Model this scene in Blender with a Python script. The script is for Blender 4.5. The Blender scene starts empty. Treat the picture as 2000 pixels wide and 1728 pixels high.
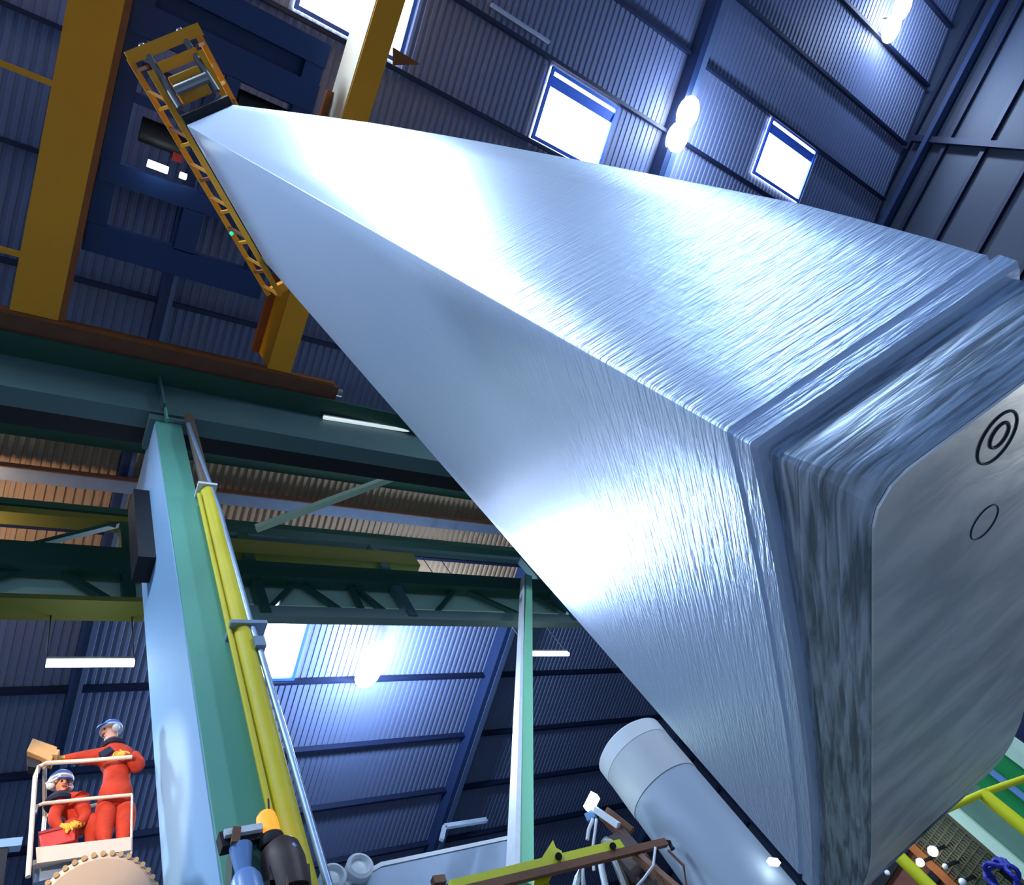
import bpy, bmesh, math, random
from mathutils import Vector, Matrix
random.seed(7)
C = bpy.context.scene.collection
H = 1.7            # eye height above the hall floor; everything below is laid out from eye level and lifted by H at the end
F = 1327.65
CX, CY = 1000.0, 864.0
# world axes seen from the camera: x along the rafters, y along the purlins, z up (columns)
RM = ((0.36813464, 0.80426033, -0.46652139), (-0.8934578, 0.16714085, -0.4168898), (-0.25731314, 0.57028875, 0.780103))
YAW = 0.785505875  # the slab stands turned by 45 degrees in the hall


def ray(px, py):
    d = ((px - CX) / F, (py - CY) / F, 1.0)
    return Vector([sum(RM[i][j] * d[i] for i in range(3)) for j in range(3)])


def at(ax, px, py, v):
    """the point on the plane axis=v that is seen at this place of the photograph"""
    d = ray(px, py)
    return d * (v / d[ax])


def X(px, py, v): return at(0, px, py, v)
def Yp(px, py, v): return at(1, px, py, v)
def Zp(px, py, v): return at(2, px, py, v)
def roofz(x): return 20.0 + 0.135 * (x - 8.0)


E1 = Vector((math.cos(YAW), math.sin(YAW), 0))
E2 = Vector((-math.sin(YAW), math.cos(YAW), 0))
UP = Vector((0, 0, 1))

# ------------------------------------------------------------------ materials
def lin(c):
    c = c / 255.0
    return c / 12.92 if c <= 0.04045 else ((c + 0.055) / 1.055) ** 2.4


def rgb(r, g, b): return (lin(r), lin(g), lin(b), 1.0)


def mat(name, col, rough=0.6, metal=0.0, noise=0.12, nscale=6.0, emit=None, strength=0.0, bump=0.0, spec=0.5):
    m = bpy.data.materials.new(name)
    m.use_nodes = True
    nt = m.node_tree
    b = nt.nodes['Principled BSDF']
    b.inputs['Roughness'].default_value = rough
    b.inputs['Metallic'].default_value = metal
    b.inputs['Specular IOR Level'].default_value = spec
    if emit:
        b.inputs['Base Color'].default_value = col
        b.inputs['Emission Color'].default_value = emit
        b.inputs['Emission Strength'].default_value = strength
        return m
    tc = nt.nodes.new('ShaderNodeTexCoord')
    n = nt.nodes.new('ShaderNodeTexNoise')
    n.inputs['Scale'].default_value = nscale
    n.inputs['Detail'].default_value = 5
    nt.links.new(tc.outputs['Object'], n.inputs['Vector'])
    mx = nt.nodes.new('ShaderNodeMix')
    mx.data_type = 'RGBA'
    mx.inputs[6].default_value = [c * (1 - noise) for c in col[:3]] + [1]
    mx.inputs[7].default_value = [min(1, c * (1 + noise)) for c in col[:3]] + [1]
    nt.links.new(n.outputs['Fac'], mx.inputs[0])
    nt.links.new(mx.outputs[2], b.inputs['Base Color'])
    if bump:
        bp = nt.nodes.new('ShaderNodeBump')
        bp.inputs['Strength'].default_value = bump
        bp.inputs['Distance'].default_value = 0.02
        nt.links.new(n.outputs['Fac'], bp.inputs['Height'])
        nt.links.new(bp.outputs['Normal'], b.inputs['Normal'])
    return m


def N(nt, kind, **kw):
    n = nt.nodes.new(kind)
    for k, v in kw.items():
        if hasattr(n, k): setattr(n, k, v)
        else: n.inputs[k].default_value = v
    return n


def mathn(nt, op, a, b=None):
    n = nt.nodes.new('ShaderNodeMath'); n.operation = op
    for i, v in enumerate((a, b)):
        if v is None: continue
        if isinstance(v, (int, float)): n.inputs[i].default_value = v
        else: nt.links.new(v, n.inputs[i])
    return n.outputs[0]


def cast_metal():
    """cast aluminium: long drawn grain along the casting axis, crosswise ripples that die out away from the cast end"""
    m = bpy.data.materials.new('cast_aluminium'); m.use_nodes = True
    nt = m.node_tree; b = nt.nodes['Principled BSDF']
    tc = N(nt, 'ShaderNodeTexCoord')
    sx = N(nt, 'ShaderNodeSeparateXYZ'); nt.links.new(tc.outputs['Object'], sx.inputs[0])
    z = sx.outputs['Z']
    # ripples: noise squeezed along z
    mp = N(nt, 'ShaderNodeMapping'); mp.inputs['Scale'].default_value = (8, 8, 95)
    nt.links.new(tc.outputs['Object'], mp.inputs['Vector'])
    rp = N(nt, 'ShaderNodeTexNoise'); rp.inputs['Scale'].default_value = 1.0; rp.inputs['Detail'].default_value = 4; rp.inputs['Roughness'].default_value = 0.55; rp.inputs['Distortion'].default_value = 0.35
    nt.links.new(mp.outputs[0], rp.inputs['Vector'])
    mr = N(nt, 'ShaderNodeMapRange'); mr.interpolation_type = 'SMOOTHSTEP'
    mr.inputs['From Min'].default_value = 0.9; mr.inputs['From Max'].default_value = 3.0
    mr.inputs['To Min'].default_value = 1.0; mr.inputs['To Max'].default_value = 0.03
    nt.links.new(z, mr.inputs['Value'])
    # grain along z
    mg = N(nt, 'ShaderNodeMapping'); mg.inputs['Scale'].default_value = (60, 60, 0.5)
    nt.links.new(tc.outputs['Object'], mg.inputs['Vector'])
    gr = N(nt, 'ShaderNodeTexNoise'); gr.inputs['Scale'].default_value = 1.0; gr.inputs['Detail'].default_value = 3
    nt.links.new(mg.outputs[0], gr.inputs['Vector'])
    h = mathn(nt, 'ADD', mathn(nt, 'MULTIPLY', mathn(nt, 'MULTIPLY', rp.outputs['Fac'], mr.outputs[0]), 1.0), mathn(nt, 'MULTIPLY', gr.outputs['Fac'], 0.12))
    bp = N(nt, 'ShaderNodeBump'); bp.inputs['Strength'].default_value = 0.65; bp.inputs['Distance'].default_value = 0.006
    nt.links.new(h, bp.inputs['Height']); nt.links.new(bp.outputs['Normal'], b.inputs['Normal'])
    # faint tone of the oxide skin
    mx = N(nt, 'ShaderNodeMix', data_type='RGBA')
    mx.inputs[6].default_value = (0.50, 0.64, 0.88, 1); mx.inputs[7].default_value = (0.68, 0.80, 1.0, 1)
    nt.links.new(mathn(nt, 'ADD', mathn(nt, 'MULTIPLY', rp.outputs['Fac'], 0.6), mathn(nt, 'MULTIPLY', gr.outputs['Fac'], 0.4)), mx.inputs[0])
    nt.links.new(mx.outputs[2], b.inputs['Base Color'])
    b.inputs['Metallic'].default_value = 0.55
    b.inputs['Roughness'].default_value = 0.34
    return m


def butt_metal(name, c0, c1, rough, sc):
    m = bpy.data.materials.new(name); m.use_nodes = True
    nt = m.node_tree; b = nt.nodes['Principled BSDF']
    tc = N(nt, 'ShaderNodeTexCoord')
    mp = N(nt, 'ShaderNodeMapping'); mp.inputs['Scale'].default_value = sc
    nt.links.new(tc.outputs['Object'], mp.inputs['Vector'])
    n1 = N(nt, 'ShaderNodeTexNoise'); n1.inputs['Scale'].default_value = 1; n1.inputs['Detail'].default_value = 6; n1.inputs['Distortion'].default_value = 0.6
    nt.links.new(mp.outputs[0], n1.inputs['Vector'])
    rmp = N(nt, 'ShaderNodeValToRGB')
    rmp.color_ramp.elements[0].position = 0.36; rmp.color_ramp.elements[0].color = c0
    rmp.color_ramp.elements[1].position = 0.62; rmp.color_ramp.elements[1].color = c1
    nt.links.new(n1.outputs['Fac'], rmp.inputs[0]); nt.links.new(rmp.outputs[0], b.inputs['Base Color'])
    bp = N(nt, 'ShaderNodeBump'); bp.inputs['Strength'].default_value = 0.5; bp.inputs['Distance'].default_value = 0.005
    nt.links.new(n1.outputs['Fac'], bp.inputs['Height']); nt.links.new(bp.outputs['Normal'], b.inputs['Normal'])
    b.inputs['Metallic'].default_value = 0.75; b.inputs['Roughness'].default_value = rough
    return m


M = dict(
    metal=cast_metal(),
    butt=butt_metal('rough_cast_skin', (0.22, 0.26, 0.30, 1), (0.60, 0.70, 0.82, 1), 0.38, (5, 5, 70)),
    under=butt_metal('cast_base_face', (0.42, 0.46, 0.50, 1), (0.64, 0.66, 0.68, 1), 0.40, (4, 10, 4)),
    ring=mat('ring_groove', rgb(48, 54, 62), 0.5, 0.6),
    roof=mat('roof_sheet', rgb(110, 124, 162), 0.55, 0.0, 0.06, 0.6),
    beige=mat('roof_sheet_warm_lit', rgb(190, 160, 130), 0.6, 0.0, 0.12, 1.5),
    steelblue=mat('purlin_steel', rgb(18, 32, 66), 0.55, 0.1),
    rafter=mat('rafter_steel', rgb(44, 64, 108), 0.5, 0.1),
    rafterflange=mat('rafter_flange_steel', rgb(92, 112, 150), 0.5, 0.1),
    wall=mat('wall_sheet', rgb(44, 56, 78), 0.6, 0.0, 0.1, 0.8),
    farwall=mat('far_wall_sheet', rgb(70, 70, 66), 0.7, 0, 0.1, 0.8),
    floor=mat('concrete', rgb(96, 100, 106), 0.8, 0, 0.2, 1.2),
    yellow=mat('crane_yellow', rgb(244, 166, 6), 0.5, 0, 0.08, 1.0),
    cream=mat('girder_side_lit', rgb(232, 222, 196), 0.5, 0, 0.05, 1.0),
    orange_rust=mat('rusty_orange_paint', rgb(150, 82, 26), 0.6, 0, 0.3, 3),
    brown=mat('brown_rail_steel', rgb(118, 76, 52), 0.6, 0.1, 0.3, 4),
    trolley=mat('trolley_blue', rgb(8, 52, 112), 0.5, 0, 0.1, 2),
    dark=mat('dark_steel', rgb(26, 27, 33), 0.55, 0.3),
    black=mat('black_rubber', rgb(14, 14, 18), 0.7),
    red=mat('red_paint', rgb(150, 22, 24), 0.5),
    grey=mat('grey_steel', rgb(150, 150, 150), 0.4, 0.6),
    green=mat('column_green', rgb(102, 172, 150), 0.35, 0, 0.05, 0.8),
    bluelit=mat('column_blue_lit', rgb(150, 190, 224), 0.6, 0, 0.05, 0.8),
    greendark=mat('runway_green', rgb(74, 108, 108), 0.5, 0, 0.1, 0.9),
    greendeep=mat('gallery_green', rgb(36, 82, 64), 0.5, 0, 0.12, 0.9),
    olive=mat('olive_paint', rgb(112, 112, 40), 0.55, 0, 0.12, 0.9),
    chordgrey=mat('chord_grey_green', rgb(124, 150, 142), 0.5, 0, 0.08, 0.9),
    palegreen=mat('pale_green_panel', rgb(196, 226, 200), 0.5, 0, 0.06, 0.8),
    mint=mat('post_green', rgb(130, 208, 168), 0.45, 0, 0.06, 1.2),
    postwhite=mat('post_white_edge', rgb(226, 230, 236), 0.45),
    pipe=mat('pipe_yellow', rgb(222, 202, 24), 0.55, 0, 0.12, 3),
    pipegrey=mat('bare_pipe', rgb(112, 96, 84), 0.45, 0.4, 0.2, 4),
    conduit=mat('galvanised_conduit', rgb(150, 172, 200), 0.35, 0.5),
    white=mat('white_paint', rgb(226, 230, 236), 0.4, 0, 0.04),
    vessel=mat('vessel_grey', rgb(166, 180, 198), 0.5, 0, 0.06, 2),
    vesselcollar=mat('vessel_collar_grey', rgb(196, 200, 206), 0.5, 0, 0.05, 2),
    boom=mat('boom_grey', rgb(140, 156, 178), 0.4, 0.3, 0.15, 3),
    orange=mat('coverall_orange', rgb(194, 56, 26), 0.85, 0, 0.3, 9, bump=1.0),
    skin=mat('skin', rgb(226, 160, 128), 0.6, 0, 0.08),
    glove=mat('glove_yellow', rgb(232, 186, 60), 0.7, 0, 0.1),
    navy=mat('navy_cloth', rgb(24, 24, 52), 0.8),
    helmet=mat('helmet_blue', rgb(84, 122, 196), 0.35),
    helmetwhite=mat('helmet_white', rgb(228, 226, 220), 0.4),
    hair=mat('grey_hair', rgb(160, 150, 140), 0.8),
    boot=mat('tan_boot', rgb(222, 188, 140), 0.7),
    card=mat('tan_board', rgb(206, 156, 100), 0.8, 0, 0.15, 9),
    toolbox=mat('toolbox_red', rgb(196, 48, 36), 0.5),
    basket=mat('basket_beige', rgb(206, 190, 174), 0.6, 0, 0.06),
    rail=mat('basket_rail', rgb(236, 214, 188), 0.35, 0.2),
    drum=mat('drum_beige', rgb(206, 186, 166), 0.65, 0, 0.06, 6),
    drumtooth=mat('drum_tooth', rgb(196, 166, 126), 0.65),
    machine=mat('machine_brown', rgb(72, 58, 56), 0.5, 0.3, 0.4, 8),
    bluecyl=mat('blue_cylinder', rgb(112, 150, 206), 0.35),
    lime=mat('lime_paint', rgb(214, 214, 30), 0.45, 0, 0.1, 4),
    vivid=mat('bright_green_paint', rgb(16, 140, 70), 0.5, 0, 0.1, 2),
    duct=mat('dull_green_panel', rgb(96, 132, 112), 0.6, 0, 0.2, 3),
    mesh=mat('mesh_brown', rgb(78, 74, 50), 0.7, 0.2),
    scrap=mat('rust_brown', rgb(120, 72, 56), 0.8, 0.1, 0.4, 9),
    hose=mat('blue_hose', rgb(24, 36, 150), 0.5),
    navywall=mat('navy_sheet', rgb(22, 28, 78), 0.6),
    sky=mat('skylight_pane', (1, 1, 1, 1), emit=(0.86, 0.93, 1, 1), strength=9.0),
    skyframe=mat('skylight_frame', rgb(70, 120, 235), 0.4),
    lampglow=mat('lamp_glow', (1, 1, 1, 1), emit=(0.95, 0.97, 1, 1), strength=30.0),
    tubeglow=mat('tube_glow', (1, 1, 1, 1), emit=(0.86, 1.0, 0.97, 1), strength=9.0),
    tubedim=mat('tube_dim', (1, 1, 1, 1), emit=(0.75, 0.9, 0.92, 1), strength=0.75),
    unlit=mat('unlit_tube', rgb(170, 190, 220), 0.4),
    amber=mat('amber_lens', (1, .4, .02, 1), emit=(1, 0.27, 0.015, 1), strength=1.1),
    led=mat('green_led', (0, 1, .3, 1), emit=(0.0, 1.0, 0.35, 1), strength=1.5),
)

# ------------------------------------------------------------------ mesh builder
class MB:
    def __init__(s): s.bm = bmesh.new()

    def hexa(s, p):
        """eight corners: four below, four above"""
        v = [s.bm.verts.new(q) for q in p]
        for f in ((3, 2, 1, 0), (4, 5, 6, 7), (0, 1, 5, 4), (1, 2, 6, 5), (2, 3, 7, 6), (3, 0, 4, 7)):
            s.bm.faces.new([v[i] for i in f])
        return s

    def box(s, a, b):
        (x0, x1), (y0, y1), (z0, z1) = [sorted((a[i], b[i])) for i in range(3)]
        return s.hexa([(x0, y0, z0), (x1, y0, z0), (x1, y1, z0), (x0, y1, z0), (x0, y0, z1), (x1, y0, z1), (x1, y1, z1), (x0, y1, z1)])

    def bar(s, p, q, w, h, up=UP):
        p, q = Vector(p), Vector(q)
        d = (q - p).normalized()
        side = d.cross(Vector(up))
        if side.length < 1e-4: side = d.cross(Vector((1, 0, 0)))
        side.normalize(); u = side.cross(d).normalized()
        a, b = side * (w / 2), u * (h / 2)
        return s.hexa([p - a - b, p + a - b, q + a - b, q - a - b, p - a + b, p + a + b, q + a + b, q - a + b])

    def tube(s, p, q, r, r2=None, seg=16, cap=True):
        p, q = Vector(p), Vector(q); r2 = r if r2 is None else r2
        d = (q - p).normalized()
        a = d.cross(UP)
        if a.length < 1e-4: a = Vector((1, 0, 0))
        a.normalize(); b = d.cross(a)
        A, B = [], []
        for i in range(seg):
            t = 2 * math.pi * i / seg; o = a * math.cos(t) + b * math.sin(t)
            A.append(s.bm.verts.new(p + o * r)); B.append(s.bm.verts.new(q + o * r2))
        for i in range(seg):
            f = s.bm.faces.new([A[i], A[(i + 1) % seg], B[(i + 1) % seg], B[i]]); f.smooth = True
        if cap:
            s.bm.faces.new(A[::-1]); s.bm.faces.new(B)
        return s

    def path(s, pts, r, seg=10):
        pts = [Vector(p) for p in pts]; rings = []
        ref = Vector((0.3, 0.2, 1)).normalized()
        for i, p in enumerate(pts):
            d = (pts[min(i + 1, len(pts) - 1)] - pts[max(i - 1, 0)]).normalized()
            a = d.cross(ref)
            if a.length < 1e-3: a = d.cross(Vector((1, 0, 0)))
            a.normalize(); b = d.cross(a)
            rings.append([s.bm.verts.new(p + (a * math.cos(2 * math.pi * k / seg) + b * math.sin(2 * math.pi * k / seg)) * r) for k in range(seg)])
        for A, B in zip(rings, rings[1:]):
            for i in range(seg):
                f = s.bm.faces.new([A[i], A[(i + 1) % seg], B[(i + 1) % seg], B[i]]); f.smooth = True
        s.bm.faces.new(rings[0][::-1]); s.bm.faces.new(rings[-1])
        return s

    def lathe(s, c, axis, prof, seg=32):
        """prof: (radius, distance along the axis) pairs"""
        c, d = Vector(c), Vector(axis).normalized()
        a = d.cross(UP)
        if a.length < 1e-4: a = Vector((1, 0, 0))
        a.normalize(); b = d.cross(a); rings = []
        for r, t in prof:
            r = max(r, 1e-4)
            rings.append([s.bm.verts.new(c + d * t + (a * math.cos(2 * math.pi * k / seg) + b * math.sin(2 * math.pi * k / seg)) * r) for k in range(seg)])
        for A, B in zip(rings, rings[1:]):
            for i in range(seg):
                f = s.bm.faces.new([A[i], A[(i + 1) % seg], B[(i + 1) % seg], B[i]]); f.smooth = True
        s.bm.faces.new(rings[0][::-1]); s.bm.faces.new(rings[-1])
        return s

    def prism(s, pts, off):
        off = Vector(off)
        A = [s.bm.verts.new(p) for p in pts]; B = [s.bm.verts.new(Vector(p) + off) for p in pts]
        n = len(pts)
        s.bm.faces.new(A[::-1]); s.bm.faces.new(B)
        for i in range(n): s.bm.faces.new([A[i], A[(i + 1) % n], B[(i + 1) % n], B[i]])
        return s

    def ball(s, c, r, seg=16, scale=(1, 1, 1)):
        m = Matrix.Translation(c) @ Matrix.Diagonal((*[r * k for k in scale], 1))
        g = bmesh.ops.create_uvsphere(s.bm, u_segments=seg, v_segments=max(8, seg * 2 // 3), radius=1, matrix=m)
        for v in g['verts']:
            for f in v.link_faces: f.smooth = True
        return s

    def build(s, name, m, parent=None, bevel=0.0):
        bmesh.ops.recalc_face_normals(s.bm, faces=s.bm.faces)
        if parent is not None:
            o0 = world_loc(parent)
            bmesh.ops.translate(s.bm, verts=s.bm.verts, vec=-o0)
        me = bpy.data.meshes.new(name); s.bm.to_mesh(me); s.bm.free()
        me.materials.append(m)
        me.set_sharp_from_angle(angle=math.radians(32))
        o = bpy.data.objects.new(name, me); C.objects.link(o)
        if parent is not None: o.parent = parent
        if bevel:
            b = o.modifiers.new('edge', 'BEVEL'); b.width = bevel; b.segments = 2; b.limit_method = 'ANGLE'
        return o


def world_loc(o):
    v = Vector(o.location)
    while o.parent is not None:
        o = o.parent; v += Vector(o.location)
    return v


def thing(name, label, cat, loc, group=None):
    o = bpy.data.objects.new(name, None); C.objects.link(o); o.location = loc; o.empty_display_size = 0.2
    o['label'] = label; o['category'] = cat
    if group: o['group'] = group
    return o


def tag(o, label, cat, group=None):
    o['label'] = label; o['category'] = cat
    if group: o['group'] = group
    return o


def struct(o):
    o['kind'] = 'structure'; return o


# ------------------------------------------------------------------ the hall
struct(MB().box((-34, -16, -H - 0.3), (42, 30, -H)).build('floor', M['floor']))


def corrugated(x0, x1, y0, y1, pitch, depth, zf, name, m, thick=0.06):
    """ribbed roof sheet whose ribs run along x"""
    b = bmesh.new(); n = int((y1 - y0) / pitch); rows = []
    for k in range(n):
        y = y0 + k * pitch
        for f, dz in ((0, 0), (0.42, 0), (0.52, depth), (0.9, depth)):
            rows.append((y + f * pitch, dz))
    A = [b.verts.new((x0, y, zf(x0) + dz)) for y, dz in rows]; B = [b.verts.new((x1, y, zf(x1) + dz)) for y, dz in rows]
    for i in range(len(rows) - 1): b.faces.new([A[i], A[i + 1], B[i + 1], B[i]])
    me = bpy.data.meshes.new(name); b.to_mesh(me); b.free(); me.materials.append(m)
    o = bpy.data.objects.new(name, me); C.objects.link(o)
    return o


struct(corrugated(-34, -11.7, -16, 28.4, 0.2, 0.03, roofz, 'ceiling', M['roof']))
struct(corrugated(-7.9, 42, -16, 28.4, 0.2, 0.03, roofz, 'ceiling', M['roof']))
struct(corrugated(-11.7, -7.9, -16, 28.4, 0.2, 0.05, roofz, 'ceiling', M['beige']))  # same roof sheeting; the beige puts warm lamplight into its colour

PURLINS = [17.3, 14.93, 12.53, 10.1, 7.75, 5.3, 3.0, 0.6, -1.9, -4.3, -6.7, -9.05, -10.3, -12.3, -14.8, -17.35, -19.75, -22.15, -24.6, -27.0]
n_t = 0
for x in PURLINS:
    n_t += 1
    z = roofz(x)
    struct(MB().box((x - 0.05, -16, z - 0.22), (x + 0.05, 28, z - 0.01)).build('trim_%d' % n_t, M['steelblue']))
for (y0, y1, dep) in ((15.2, 15.62, 0.55), (1.9, 2.2, 0.35), (-11.5, -11.1, 0.55)):
    n_t += 1
    b = MB()
    b.hexa([(-34, y0, roofz(-34) - dep), (42, y0, roofz(42) - dep), (42, y1 - 0.1, roofz(42) - dep), (-34, y1 - 0.1, roofz(-34) - dep),
            (-34, y0, roofz(-34) - .02), (42, y0, roofz(42) - .02), (42, y1 - 0.1, roofz(42) - .02), (-34, y1 - 0.1, roofz(-34) - .02)])
    r = struct(b.build('trim_%d' % n_t, M['rafter']))
    b = MB()
    b.hexa([(-34, y0 + 0.2, roofz(-34) - dep - .03), (42, y0 + 0.2, roofz(42) - dep - .03), (42, y1, roofz(42) - dep - .03), (-34, y1, roofz(-34) - dep - .03),
            (-34, y0 + 0.2, roofz(-34) - dep - .002), (42, y0 + 0.2, roofz(42) - dep - .002), (42, y1, roofz(42) - dep - .002), (-34, y1, roofz(-34) - dep - .002)])
    b.build('flange', M['rafterflange'], r)

# end wall with ribs and rails
b = MB(); b.box((-34, 28.4, -H), (42, 28.6, 25)); struct(b.build('wall_right', M['wall']))
b = MB(); b.box((-34.3, -16, -H), (-34, 28.6, 14.4)); struct(b.build('wall_far', M['farwall']))
b = MB(); b.box((-34, -16.3, -H), (42, -16, 6)); struct(b.build('wall_left', M['farwall']))
for z in (20.2, 18.6, 17.0, 15.2, 13.4, 11.6, 9.8, 8, 6, 4, 2, 0):
    n_t += 1
    struct(MB().box((-34, 28.2, z - 0.08), (42, 28.4, z + 0.08)).build('trim_%d' % n_t, M['steelblue']))
for x in (-26.5, -18.5, -8.0, 0.5, 10.4, 18.5, 27):
    n_t += 1
    struct(MB().box((x - .12, 28.0, -H), (x + .12, 28.2, roofz(x) - 0.3)).build('trim_%d' % n_t, M['steelblue']))
n_t += 1
struct(MB().box((-34, 27.85, 19.2), (42, 28.2, 19.4)).build('trim_%d' % n_t, M['rafter']))


# skylights: raised pane, kerb frame
def skylight(n, x0, x1, y0, y1, bar=True):
    w = MB()
    zf = lambda x: roofz(x) - 0.05
    w.hexa([(x0, y0, zf(x0)), (x1, y0, zf(x1)), (x1, y1, zf(x1)), (x0, y1, zf(x0)), (x0, y0, zf(x0) + .04), (x1, y0, zf(x1) + .04), (x1, y1, zf(x1) + .04), (x0, y1, zf(x0) + .04)])
    o = struct(w.build('window_%d' % n, M['sky']))
    f = MB(); t = 0.11
    f.bar((x1 - .05, y0, zf(x1) - .04), (x1 - .05, y1, zf(x1) - .04), .1, .08)
    f.bar((x0 + .05, y0, zf(x0) - .04), (x0 + .05, y1, zf(x0) - .04), .1, .08)
    f.bar((x0, y0 + .05, zf(x0) - .04), (x1, y0 + .05, zf(x1) - .04), .1, .08)
    f.bar((x0, y1 - .05, zf(x0) - .04), (x1, y1 - .05, zf(x1) - .04), .1, .08)
    if bar: f.bar((x1 - .36, y0, zf(x1) - .05), (x1 - .36, y1, zf(x1) - .05), .30, .08)
    f.build('window_frame', M['skyframe'], o)
    return o


skylight(1, 3.1, 5.15, 10.45, 13.15)
skylight(2, 5.7, 7.75, 19.8, 22.8)
skylight(3, 3.15, 5.15, 3.3, 6.1, False)
skylight(4, -14.75, -12.5, 6.45, 7.95, False)

# ------------------------------------------------------------------ lamps
def high_bay(label, x, y, power, spill=.11, cone=165, group='high bay lamps under the roof', drop=0.55):
    z = roofz(x) - drop
    t = thing('high_bay_lamp', label, 'lamp', (x, y, z), group)
    b = MB()
    for s in (-1, 1):
        b.lathe((x + s * .42, y, z + .10), (0, 0, -1), [(.10, -.16), (.20, -.1), (.36, .12), (.37, .14), (.33, .13), (.08, -.08)], 24)
    b.build('reflector', M['grey'], t)
    g = MB()
    for s in (-1, 1): g.ball((x + s * .40, y, z - .04), .42, 16, (1.25, 1, .5))  # drawn oversize: the bloom around the lamps is put into the shape
    g.build('bulb_glow', M['lampglow'], t)
    h = MB(); h.bar((x - .5, y, z + .22), (x + .5, y, z + .22), .06, .06)
    h.tube((x, y, z + .22), (x, y, roofz(x) - .02), .02, seg=8)
    h.build('hanger', M['dark'], t)
    l = bpy.data.lights.new('high_bay_light', 'SPOT'); l.energy = power; l.color = (0.56, 0.75, 1.0); l.shadow_soft_size = 0.45 if spill > .05 else 1.1
    l.spot_size = math.radians(cone); l.spot_blend = .25
    k = bpy.data.lights.new('high_bay_spill', 'POINT'); k.energy = power * spill; k.color = (0.5, 0.68, 1.0); k.shadow_soft_size = 0.4
    ko = bpy.data.objects.new('high_bay_spill', k); C.objects.link(ko); ko.location = (0, 0, -1.5); ko.parent = t
    lo = bpy.data.objects.new('high_bay_light', l); C.objects.link(lo); lo.location = (0, 0, -.45); lo.parent = t
    return t


high_bay('white high bay lamp glowing on the dark rafter between two skylights', 5.6, 15.45, 2600, .25)
high_bay('white high bay lamp at the top edge of the roof, highest in the photo', 13.2, 23.85, 2600, .22)
high_bay('white high bay lamp beside the low skylight behind the gallery', -13.9, 10.2, 1900, .95)
# unseen lamps placed from slab highlights; the last ones added to brighten the slab
high_bay('unseen white high bay lamp above the crane beside the yellow girder', 6.3, 0.9, 5500, .01, 140)
high_bay('unseen white high bay lamp in the high bay beyond the crane', 19.0, 5.3, 9000, .02, 140)
high_bay('unseen white high bay lamp behind the photographer near the open side', -0.8, -8.6, 6000, .01, 140)
high_bay('added unseen high bay lamp over the far end of the crane runway', -11.5, -9.0, 10000, .01, 140)  # added to brighten the slab's left face
high_bay('added unseen high bay lamp behind the photographer under the upper roof', 9.0, -9.0, 7000, .01, 140)  # added to brighten the slab's front face


def tube_lamp(label, p, q, m, r=.035, energy=0, rod=0):
    p, q = Vector(p), Vector(q); mid = (p + q) / 2
    t = thing('tube_lamp', label, 'lamp', mid, 'fluorescent tube lamps')
    MB().tube(p, q, r, seg=12).build('tube', m, t)
    up = Vector((0, 0, r + .03))
    MB().bar(p + up, q + up, .10, .05).build('housing', M['grey'], t)
    if rod:
        for e in (p, q):
            MB().tube(e + up, Vector((e.x, e.y, rod)), .012, seg=8).build('hanger', M['dark'], t)
    if energy:
        l = bpy.data.lights.new('tube_light', 'POINT'); l.energy = energy; l.color = (.8, 1, .97); l.shadow_soft_size = .3
        lo = bpy.data.objects.new('tube_light', l); C.objects.link(lo); lo.location = (0, 0, -.25); lo.parent = t
    return t


tube_lamp('lit white tube lamp above the workers in the lift basket', X(90, 1296, -8.9), X(262, 1295, -8.9), M['tubeglow'], .06, 40, 12.0)
tube_lamp('lit white tube lamp beside the slender green post', X(1040, 1277, -9.0), X(1110, 1277, -9.0), M['tubeglow'], .05, 20, 12.0)
tube_lamp('dim white tube lamp mounted on the green runway beam', X(632, 815, -5.24), X(805, 842, -5.24), M['tubedim'], .045)
tube_lamp('unlit tube lamp hanging under the roof beside the girder tinted as skylit', (5.6, 8.0, 19.4), (5.6, 10.0, 19.4), M['unlit'], .06)
tube_lamp('glowing tube lamp up beneath the blue crane trolley', Zp(288, 318, 15.7), Zp(328, 333, 15.7), M['tubeglow'], .07)
tube_lamp('short glowing tube lamp close to the yellow lifting beam', Zp(351, 341, 15.7), Zp(364, 346, 15.7), M['tubeglow'], .06)
tube_lamp('small lit tube lamp showing through the gallery railing', X(850, 1126, -9.9), X(885, 1127, -9.9), M['tubeglow'], .045, 0, 17.2)
tube_lamp('tiny lit tube lamp above the gallery handrail', X(885, 1062, -9.9), X(908, 1063, -9.9), M['tubeglow'], .03, 0, 17.2)

# ------------------------------------------------------------------ the slab
slab = thing('aluminium_slab', 'huge pale silver cast slab hanging upright with rippled lower end', 'metal slab', (0, 0, 0))
slab.rotation_euler = (0, 0, YAW)
A0, B0, B1 = 0.601, 0.818, 2.93
PROF = [(0.765, 1.305), (0.9, 1.325), (1.28, 1.367), (2.17, 1.392), (3.5, 1.412), (5.06, 1.42), (8, 1.37), (11.2, 1.30)]
ZTOP = 11.2


def a1(z):
    if z <= PROF[0][0]: return PROF[0][1]
    for (z0, v0), (z1, v1) in zip(PROF, PROF[1:]):
        if z <= z1: return v0 + (v1 - v0) * (z - z0) / (z1 - z0)
    return PROF[-1][1]


def curl(v):
    """the cast end sags in the middle of its width"""
    t = (v - B0) / (B1 - B0)
    return 0.035 - 0.045 * math.sin(math.pi * min(1, max(0, t))) ** 0.8 - .0


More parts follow.
